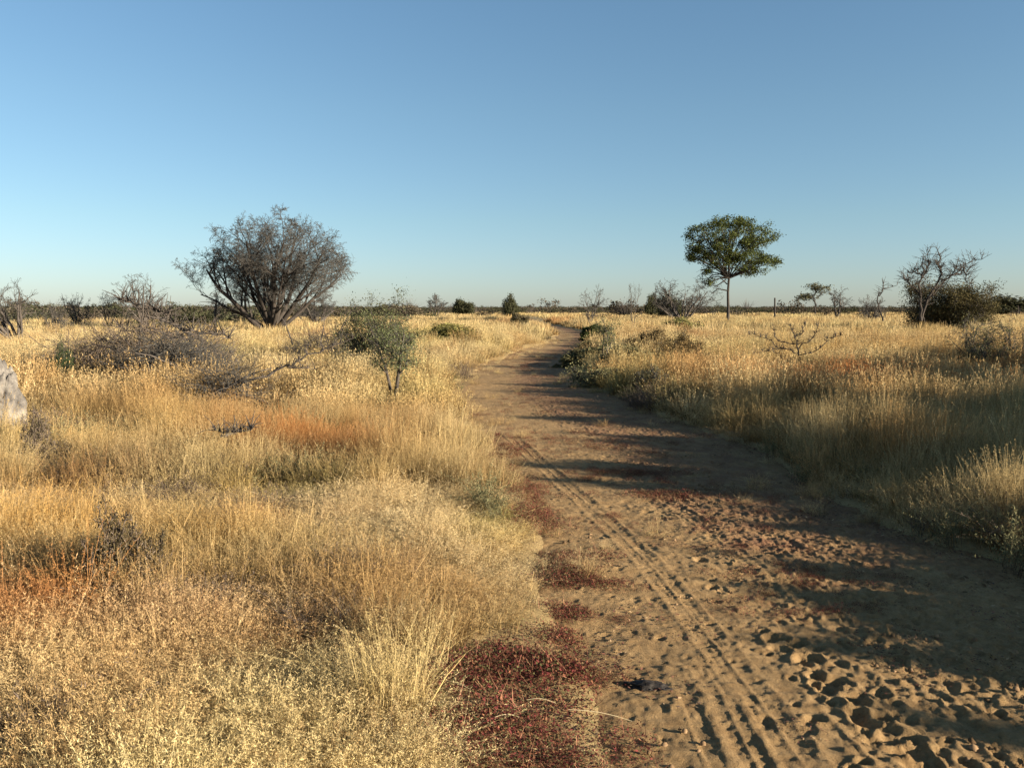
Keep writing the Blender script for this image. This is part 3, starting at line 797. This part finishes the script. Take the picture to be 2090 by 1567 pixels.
# leaning dead branch at 1800,640
def dead_branch(kind, lines, Y, px0, label, cat, r=.03, twigs=8, mat=M_BARKD, tl=.4, yv=.3, group=None):
    b = base(px0, Y); s = Y/F
    l = lambda px, py: ((px-px0)*s, max(zat(py, Y)-b[2], .01))
    root = empty(kind, b); t0 = Tubes(); t1 = Tubes()
    for i, pl in enumerate(lines):
        pts = poly3(t0, pl, r*(1 if i == 0 else .6), r*.25, l, yv)
        for q in pts[1:]:
            for k in range(twigs):
                d_ = rotdir((0, 0, 1), radians(rn.uniform(10, 100)), rn); L_ = rn.uniform(.3, 1)*tl
                t1.add([q, (q[0]+d_[0]*L_*.5, q[1]+d_[1]*L_*.5, q[2]+d_[2]*L_*.5+.02), (q[0]+d_[0]*L_, q[1]+d_[1]*L_, q[2]+d_[2]*L_)], [r*.28, r*.2, r*.1], 3)
    link('branch', t0.mesh('branch'), mat, root); link('twigs', t1.mesh('twigs'), mat, root)
    tag(root, label, cat, group); return root
dead_branch('dead_sapling', [[(1800,655),(1792,630),(1790,605),(1800,590),(1830,582)],[(1790,605),(1798,590),(1797,578)]], 44, 1800, 'crooked dead sapling left of the dark dead tree, bending right at its top', 'tree', .045, 3, tl=.5)
# thorny sapling in the right field
dead_branch('thorn_sapling', [[(1634,745),(1630,715),(1622,690),(1612,665)],[(1630,722),(1600,710),(1565,690),(1530,682)],[(1630,712),(1655,690),(1662,665)],[(1626,700),(1590,696),(1580,675)],[(1632,725),(1665,715),(1685,690),(1710,684)],
              [(1622,690),(1640,678),(1645,660)],[(1605,712),(1570,716),(1540,722)],[(1633,735),(1600,732),(1575,720)]], 19, 1634, 'bare thorny sapling with spreading side twigs in the golden grass right of the track', 'sapling', .022, 7, tl=.16, mat=M_BARKD)
# bent small leafy tree 1660,590
r_ = dead_branch('bent_tree', [[(1662,640),(1660,615),(1655,605),(1668,590)],[(1656,606),(1640,606)],[(1664,610),(1672,600)]], 85, 1662, 'small wind bent leafy tree on the skyline right of the green tree', 'tree', .09, 6, tl=.6)
rng = np.random.default_rng(3); b_ = base(1662, 85); s_ = 85/F
cs = [((px-1662)*s_+rng.normal(0, .25), rng.normal(0, .5), zat(py, 85)-b_[2]+rng.normal(0, .12)) for px, py in [(1668,586),(1660,584),(1674,592),(1640,604),(1650,606),(1634,607),(1662,590)] for _ in range(9)]
V, Fq, C = leaf_cloud(cs, 22, .2, .09, (.10, .09, .05), rng); link('crown', mesh_from('crown', V, Fq, 4, C), M_LEAF, r_)

# --- roadside and middle ground shrubs
shrub('green_sapling', 1236, 23, 648, 61, 3, 14, (.10, .11, .05), 'dark green sapling on the right verge where the track bends', 'sapling', each=6, size=.016, rad=.07, keep=.5, C=Cthin, w=54)
shrub('low_bush', 1200, 24, 716, 62, 8, 66, (.12, .105, .055), 'low dark bush shading the track at the foot of the dark green sapling', each=6, w=120, size=.018)
shrub('low_bush', 1285, 21, 716, 63, 8, 66, (.12, .105, .055), 'low dark bush right of the dark green sapling on the verge', each=6, w=140, size=.016)
shrub('low_bush', 1243, 25, 712, 164, 9, 66, (.12, .105, .055), 'low dark bush between the dark green sapling and the bush behind it', each=6, w=130, size=.018)
shrub('low_bush', 1222, 29, 702, 64, 8, 60, (.085, .08, .04), 'low bush on the right verge behind the dark green sapling', each=6, w=110, size=.02)
shrub('low_bush', 1225, 44, 666, 65, 8, 62, (.07, .075, .03), 'dark bush on the right verge at the second bend of the track', each=8, wide=1.3, size=.04)
shrub('low_bush', 1064, 62, 640, 66, 8, 55, (.10, .08, .045), 'dark bush on the left of the track at its far end', each=5, w=44, size=.04, keep=.5)
sp_ = shrub('leafy_sapling', 803, 13.9, 640, 67, 2, 10, (.115, .125, .062), 'grey green sapling with a thin bare stem in the grass left of the track', 'sapling', each=7, size=.012, rad=.06, keep=.75, C=Csap, w=130)
shrub('leafy_shrub', 762, 20, 602, 68, 9, 40, (.085, .085, .045), 'dark olive shrub reaching above the skyline left of the track', each=6, size=.020, rad=.09, keep=.6, w=150)
shrub('green_weed', 125, 15, 694, 69, 5, 30, (.045, .065, .03), 'small bright green weed beside the heap of dead brush', 'plant', each=5, size=.014, rad=.05, w=45)
shrub('low_bush', 1985, 20, 656, 70, 7, 62, (.17, .155, .08), 'thin grey green bush in the grass left of the one at the right edge', each=3, size=.014, keep=.35, w=120)
shrub('low_bush', 2070, 19, 648, 71, 7, 60, (.17, .155, .08), 'thin grey green bush cut by the right edge of the photo', each=3, size=.014, keep=.35, w=130)
shrub('low_bush', 1385, 48, 652, 72, 6, 62, (.20, .175, .07), 'low olive bush in the grass in front of the broad leafless thicket tree', each=4, size=.03, wide=1.6, keep=.5)
shrub('low_bush', 950, 34, 672, 73, 7, 66, (.22, .19, .07), 'low yellow green bush on the left bank before the bend', each=4, size=.022, w=130)
# grey dead herb clumps in the left foreground
shrub('dry_herb', 245, 4.55, 1045, 74, 18, 60, (.10, .075, .042), 'round dark grey tuft of dead herb in the left foreground', 'plant', each=3, size=.007, rad=.02, mats=(M_BRUSH,)*3, w=130)
shrub('dry_herb', 70, 8.2, 835, 75, 18, 55, (.16, .125, .07), 'dark olive herb tuft at the left edge below the heap of dead brush', 'plant', each=2, size=.007, rad=.03, w=95, keep=.4, mats=(M_BRUSH,)*3)
shrub('dry_bush', 1388, 21.5, 682, 176, 9, 60, (.17, .115, .055), 'brown dry bush in the golden grass between the thorny sapling and the track', each=5, size=.016, w=100)
shrub('dry_bush', 1335, 26, 684, 177, 9, 60, (.16, .11, .055), 'brown dry bush in the grass just right of the dark green sapling', each=5, size=.018, w=90)
shrub('low_bush', 1330, 15.5, 745, 77, 12, 60, (.16, .14, .08), 'grey green bush on the right verge in half shade', each=3, size=.010, rad=.05, w=130, keep=.35)
shrub('low_bush', 1215, 18, 742, 78, 10, 60, (.19, .17, .09), 'sunlit pale green bush on the right verge nearest the first shadow', each=3, size=.011, rad=.05, w=110, keep=.35)

# --- heap of dead brush
Y5 = 17.0
def brush(kind, px, Y, wpx, top, seed, n, label, mat=M_BRUSH, stick=14, r=.008):
    rn_ = random.Random(seed); b = base(px, Y); s = Y/F; hw = wpx*s/2; h = zat(top, Y)
    root = empty(kind, b); t0 = Tubes(); t1 = Tubes()
    for i in range(n):
        a = rn_.uniform(-1, 1); x0 = a*hw*.9; y0 = rn_.uniform(-1, 1)*hw*.45
        hh = h*math.sqrt(max(0, 1-a*a))*rn_.uniform(.1, .95)*(.55+.6*vnoise(a*3+seed, y0, 5))
        d_ = norm((rn_.gauss(0, 1)+a*.6, rn_.gauss(0, .8), rn_.gauss(.35, .6))); L_ = rn_.uniform(.25, .8)
        p = (x0, y0, hh*1.0); pts = [p]
        for k in range(4):
            d_ = norm((d_[0]+rn_.gauss(0, .25), d_[1]+rn_.gauss(0, .25), d_[2]+rn_.gauss(-.03, .2)))
            p = (p[0]+d_[0]*L_/4, p[1]+d_[1]*L_/4, max(.02, p[2]+d_[2]*L_/4)); pts.append(p)
            if rn_.random() < .6:
                e = rotdir(d_, .8, rn_); l = rn_.uniform(.08, .25); t1.add([p, (p[0]+e[0]*l, p[1]+e[1]*l, p[2]+e[2]*l)], [r*.5, r*.3], 3)
        t1.add(pts, [r, r*.9, r*.7, r*.5, r*.35], 3)
    for i in range(stick):
        x0 = rn_.uniform(-.9, .9)*hw; y0 = rn_.uniform(-.4, .4)*hw; p = (x0, y0, rn_.uniform(.05, .5)*h)
        d_ = norm((rn_.gauss(0, 1), rn_.gauss(0, .7), rn_.uniform(.0, .7))); L_ = rn_.uniform(.5, 1.5); pts = [p]
        for k in range(5):
            d_ = norm((d_[0]+rn_.gauss(0, .12), d_[1]+rn_.gauss(0, .12), d_[2]+rn_.gauss(-.09, .12)))
            p = (p[0]+d_[0]*L_/5, p[1]+d_[1]*L_/5, max(.03, p[2]+d_[2]*L_/5)); pts.append(p)
        t0.add(pts, [r*3, r*2.7, r*2.3, r*2, r*1.5, r], 5)
    link('boughs', t0.mesh('boughs'), M_BARKG, root); link('twigs', t1.mesh('twigs'), mat, root)
    tag(root, label, 'dead brush'); return root
brush('brush_heap', 290, 16.5, 400, 640, 81, 1500, 'long heap of grey brown dead brush lying in the grass below the wide bare tree', stick=26)
brush('brush_heap', 350, 15, 210, 672, 82, 900, 'darker tangle of dead brush at the near end of the long brush heap', M_TWIG, 12)
brush('brush_heap', 655, 24, 150, 664, 83, 500, 'small pile of dead brush between the wide bare tree and the olive shrub', M_BARKG, 12)
brush('brush_heap', 460, 12.5, 130, 740, 86, 260, 'loose dead twigs standing up where the fallen bough lies', M_TWIG, 4, r=.006)
dead_branch('dead_bough', [[(420,700),(370,668),(330,650),(285,625),(262,612)],[(370,668),(340,640),(320,630)],[(400,690),(350,690),(300,676),(240,668)],[(380,675),(430,680),(470,690)]], 17.0, 420,
            'long bare bough leaning up to the left out of the brush heap', 'branch', .045, 10, mat=M_BARKG, tl=.45)
dead_branch('dead_bough', [[(545,768),(575,750),(605,738),(612,736)],[(585,747),(600,752),(640,755)],[(545,768),(500,778),(450,800),(432,830)],[(612,736),(660,712),(720,690)]], 12.5, 545,
            'thin fallen bough lying in the sunlit grass left of the grey green sapling', 'branch', .022, 5, mat=M_BARKG, tl=.22)
dead_branch('dead_log', [[(445,888),(470,884),(500,878)],[(430,872),(460,880),(520,872)]], 8.0, 460, 'short dark fallen branch beside the red grass patch', 'branch', .022, 6, mat=M_BARKG, tl=.2)

# --- skyline evergreens
for (px, Y, top, sd, w_, lab) in [(1042, 170, 602, 91, 30, 'dark round topped evergreen on the skyline above the track'), (950, 210, 613, 92, 40, 'low dark evergreen on the skyline left of the round topped one'),
        (1330, 150, 604, 93, 28, 'small dark evergreen between the upright dead tree and the leafless thicket tree'), (1365, 110, 606, 94, 44, 'brownish dark bush left of the leafless thicket tree'),
        (2060, 190, 606, 95, 110, 'dark evergreen clump at the right end of the skyline')]:
    shrub('evergreen', px, Y, top, sd, 7, 48, (.065, .064, .036), lab, 'tree', 'dark evergreens on the skyline', each=6, size=.15, rad=.35, w=w_, keep=.6)
# post
Yp = 100; b_ = base(1579, Yp); hp = zat(608, Yp)-b_[2]
root = empty('wooden_post', b_); t0 = Tubes(); t0.add([(0, 0, -.3), (.02, 0, hp*.5), (-.01, 0, hp), (-.01, 0, hp+.01)], [.11, .10, .09, .002], 8)
link('shaft', t0.mesh('shaft'), M_BARKD, root)
t0 = Tubes(); t0.add([(-.13, -.02, hp-.3), (.13, -.02, hp-.28)], [.02, .02], 5); link('wire_tie', t0.mesh('wire_tie'), M_BARKG, root)
tag(root, 'lone thin dark post on the skyline right of the green tree', 'post')

# --- far scrubland: one dark band of bushes
def bush_src(col, seed):
    rng = np.random.default_rng(seed); sp = Soup()
    cs = rng.normal(0, 1, (26, 3))*np.array([1.3, 1.3, .55])+np.array([0, 0, 1.2])
    V, Fq, C = leaf_cloud(cs, 26, .45, .22, col, rng, .7); sp.add(V, Fq, C)
    blades(sp, 30, 1.2, (1.0, 2.6), .08, .5, 2, (.09, .07, .055), (.13, .10, .085), rng)
    return sp.src('bush', M_WOOD_I)
DARK = [bush_src(c, 200+i) for i, c in enumerate([(.06, .058, .03), (.075, .06, .04), (.05, .05, .026), (.10, .08, .055)])]
def twig_src(seed):
    rng = np.random.default_rng(seed); sp = Soup()
    blades(sp, 90, .5, (1.2, 3.4), .07, .75, 3, (.085, .068, .055), (.13, .105, .09), rng, 1.3)
    blades(sp, 90, 1.2, (.6, 2.4), .06, .6, 2, (.085, .068, .055), (.13, .105, .09), rng)
    return sp.src('bare_bush', M_WOOD_I)
BARE = [twig_src(230), twig_src(231)]
GF = []
def outliers(y0, y1, n, s0, s1):
    y = RNG.uniform(y0, y1, n); x = RNG.uniform(-.7, .7, n)*y
    k = track_in(x, y) < -4; x, y = x[k], y[k]; s = RNG.uniform(s0, s1, len(x))
    GF.append((DARK+BARE+BARE, np.stack([x, y, H(x, y)-.2], -1), np.stack([s*.9, s*.9, s*1.1], -1), (.7+.5*RNG.random((len(x), 1)))*np.ones((len(x), 3)), .05))
outliers(140, 300, 36, .6, 1.3); outliers(300, 600, 60, .9, 2.0)
def farband(y0, y1, n, s0, s1, xlo=-.75, xhi=.75, grad=None):
    y = RNG.uniform(y0, y1, n); x = RNG.uniform(xlo, xhi, n)*y
    k = track_in(x, y) < -3; x, y = x[k], y[k]
    m = fbm(x/40, y/40, 3, 95); k = m > .42; x, y = x[k], y[k]
    s = RNG.uniform(s0, s1, len(x))
    GF.append((DARK, np.stack([x, y, H(x, y)-.3], -1), np.stack([s*1.3, s*1.3, s], -1), (.8+.4*RNG.random((len(x), 1)))*np.ones((len(x), 3)), .05))
farband(230, 420, 2600, .35, .85)
farband(420, 900, 5200, .5, 1.15)
farband(900, 2200, 4200, 1.0, 2.0)
farband(66, 150, 260, .35, .75, -.75, -.30)
farband(110, 230, 300, .5, .9, -.6, -.12)
farband(100, 230, 60, .4, .8, -.12, .75)
scatter('scrubland', GF, 'dark band of far off bushes along the whole skyline', 'scrub')

# --- pale stump at the left edge
def lump(name, loc, dims, seed, mat, parent=None, n=5, amp=.25, fr=2.0):
    import bmesh
    bm = bmesh.new(); bmesh.ops.create_icosphere(bm, subdivisions=n, radius=1)
    from mathutils import noise as mn, Vector
    for v in bm.verts:
        k = 1+amp*mn.fractal(v.co*fr+Vector((seed, 0, 0)), 1, 2, 4)+amp*.4*mn.cell(v.co*3+Vector((seed, 1, 2)))
        v.co = Vector((v.co.x*dims[0]*k, v.co.y*dims[1]*k, v.co.z*dims[2]*k))
    me = bpy.data.meshes.new(name); bm.to_mesh(me); bm.free()
    for p_ in me.polygons: p_.use_smooth = True
    o = link(name, me, mat, parent); o.location = loc; return o
mm, nt = newmat('sun bleached rock'); tc = N(nt, 'ShaderNodeTexCoord'); f = noise(nt, tc.outputs['Object'], 6, 8, .7)
finish(nt, ramp(nt, f, [(.35, (.05, .045, .04)), (.5, (.15, .13, .11)), (.7, (.28, .25, .20))]), .9, f, .03); M_ROCK = mm
Ys = 10.3; b_ = base(2, Ys)
o = lump('pale_rock', (b_[0]-.06, b_[1], b_[2]+.26), (.26, .25, .66), 4.2, M_ROCK, n=5, amp=.27)
tag(o, 'pale grey bleached rock cut by the left edge of the photo', 'rock')
# --- dark dung on the track
mm, nt = newmat('dark dung'); tc = N(nt, 'ShaderNodeTexCoord'); f = noise(nt, tc.outputs['Object'], 30, 6, .7)
finish(nt, ramp(nt, f, [(.3, (.012, .009, .007)), (.7, (.045, .035, .027))]), .6, f, .01); M_DUNG = mm
for (px, py, dm, sd) in [(1325, 1385, (.085, .035, .022), 1.3)]:
    cx, cy = g(px, py); z = float(track_z(cx, cy)[0])
    root = empty('dung_pile', (cx, cy, z)); root.rotation_euler[2] = -.25
    for k, (dx, dy, s_) in enumerate([(0, 0, 1), (.06, -.02, .55), (-.07, .01, .5), (.02, .025, .6)]):
        lump('clod', (dx, dy, .008), tuple(q*s_ for q in dm), sd+k, M_DUNG, root, 4, .3, 1.5)
    tag(root, 'dark flattened dung pile lying on the sandy track', 'dung')
# --- clods and pebbles on the track
def peb(sp, rng):
    th = np.arange(6)*pi/3; V = []; Fq = []
    for i in range(9):
        c = rng.uniform(-.12, .12, 2); r = rng.uniform(.004, .013)
        j = rng.uniform(.7, 1.3, 8)
        q = np.array([[-1, -1, -.3], [1, -1, -.3], [1, 1, -.3], [-1, 1, -.3], [-.6, -.6, .7], [.6, -.6, .7], [.6, .6, .7], [-.6, .6, .7]])*r*j[:, None]
        a = rng.uniform(0, pi); q = np.stack([q[:, 0]*cos(a)-q[:, 1]*sin(a)+c[0], q[:, 0]*sin(a)+q[:, 1]*cos(a)+c[1], q[:, 2]], -1)
        f_ = np.array([[0, 1, 5, 4], [1, 2, 6, 5], [2, 3, 7, 6], [3, 0, 4, 7], [4, 5, 6, 7]])
        sp.add(q, f_, np.array([.24, .15, .08])*rng.uniform(.5, 1.4)*np.ones((8, 3)))
mk('clod', peb, 4, M_RED)
x, y = region(2.4, 11, 16, .72, .3); tr = (x-Ledge(y))/Width(y)
k = (track_in(x, y) > 0) & (RNG.random(len(x)) < .12+.6*sstep(.3, .6, tr)*sstep(.4, .6, fbm(x*2, y*2, 2, 97))); x, y = x[k], y[k]
s = RNG.uniform(.5, 1.2, len(x)); 
scatter('soil_clods', [(SRC['clod'], np.stack([x, y, track_z(x, y)], -1), np.stack([s, s, s], -1), np.ones((len(x), 3)), .1)], 'small soil clods and pebbles strewn over the track', 'clods')
# --- fallen straws near the red plants
t0 = Tubes()
for (a, b_) in [((1075,1457),(1135,1458)),((1160,1473),(1290,1477)),((895,1428),(960,1440)),((1010,1500),(1060,1493))]:
    p0 = g(*a); p1 = g(*b_); z0 = float(track_z(*p0)[0])+.05; z1 = float(track_z(*p1)[0])+.045
    t0.add([(p0[0]+(p1[0]-p0[0])*q, p0[1]+(p1[1]-p0[1])*q, z0+(z1-z0)*q+.012*sin(pi*q)) for q in (0, .25, .5, .75, 1)], [.0012, .0012, .0011, .001, .0007], 4)
mm, nt = newmat('pale straw'); finish(nt, (.55, .44, .26), .7)
tag(link('fallen_straw', t0.mesh('fallen_straw'), mm), 'pale loose straws lying over the red creeping plants', 'straw', kind='stuff')

# --- trees right of the frame whose shade falls over the track
SH = 'shade trees standing on the right verge'
ORD = ['first', 'second', 'third', 'fourth', 'fifth', 'sixth', 'seventh', 'eighth', 'ninth', 'tenth', 'eleventh', 'twelfth']
for q_, (x_, y_, h_, w_) in enumerate([(8, .95, 1.52, 1.1), (8, 2.05, 1.50, 1.5), (8, 3.0, 1.25, .9), (8, 3.65, 1.5, .8), (8.2, 4.3, 1.4, 1.0), (8, 4.85, 1.85, .8), (8, 5.6, 1.95, .7),
                                  (8.3, 6.5, 1.7, 1.0), (8.3, 7.7, 1.75, 1.3), (9.5, 9.3, 2.2, 1.6), (11.0, 12.2, 2.3, 2.0), (12.8, 15.0, 2.2, 2.4), (10.2, 4.0, 2.1, 1.0), (10.3, 5.3, 2.1, 1.1), (10.3, 6.6, 2.2, 1.2), (10.6, 8.0, 2.2, 1.3)]):
    sd = 301+q_; n_ = 8; lab = ORD[q_ % 12]+(' thorn bush of the front row' if q_ < 12 else ' thorn bush of the back row')+' outside the photo right of the track'
    C_ = dict(Cshrub); C_['rmin'] = .006
    root, tips = tree_obj('thorn_bush', (x_, y_, float(H(x_, y_))), fan(n_, h_*.58, h_*.02, 55, sd), C_, sd)
    make_leaves('foliage', tips, 14, h_*.05, .04, (.07, .075, .035), sd, root)
    fit(root, h_, w_)
    tag(root, lab, 'bush', SH)

# ------------------------------------------------------------------ camera, light, sky
cam = bpy.data.cameras.new('camera'); co = bpy.data.objects.new('camera', cam); COL.objects.link(co)
co.location = (0, 0, HC); co.rotation_euler = (pi/2-P, 0, 0)
cam.sensor_width = 36; cam.lens = F/2090*36; cam.clip_start = .05; cam.clip_end = 6000
S.camera = co
EL = radians(14); AZ = radians(114)     # clockwise from +Y
sd = (sin(AZ)*cos(EL), cos(AZ)*cos(EL), sin(EL))
sl = bpy.data.lights.new('sun', 'SUN'); sl.energy = 5.0; sl.angle = radians(.53); sl.color = (1, .90, .74)
so = bpy.data.objects.new('sun', sl); COL.objects.link(so)
from mathutils import Vector
so.rotation_euler = Vector(sd).to_track_quat('Z', 'Y').to_euler()
w = bpy.data.worlds.new('World'); S.world = w; w.use_nodes = True
nt = w.node_tree; nt.nodes.clear()
sky = nt.nodes.new('ShaderNodeTexSky'); sky.sky_type = 'NISHITA'; sky.sun_disc = False
sky.sun_elevation = EL; sky.sun_rotation = AZ; sky.altitude = 900; sky.air_density = 1.0; sky.dust_density = .7; sky.ozone_density = 1.2
bg = nt.nodes.new('ShaderNodeBackground'); bg.inputs[1].default_value = .05
out = nt.nodes.new('ShaderNodeOutputWorld')
tcw = nt.nodes.new('ShaderNodeTexCoord'); spx = nt.nodes.new('ShaderNodeSeparateXYZ'); nt.links.new(tcw.outputs['Generated'], spx.inputs[0])
ct = ramp(nt, spx.outputs['Z'], [(0, (.65, .77, 1.12)), (.10, (.73, .87, .99)), (.22, (.80, .96, 1.02)), (.45, (.84, 1.06, 1.14))])
cs_ = mix(nt, 1.0, sky.outputs[0], ct, 'MULTIPLY')
nt.links.new(cs_, bg.inputs[0]); nt.links.new(bg.outputs[0], out.inputs[0])
S.view_settings.view_transform = 'Standard'; S.view_settings.look = 'None'; S.view_settings.exposure = 1.6; S.view_settings.gamma = 1
S.render.engine = 'CYCLES'
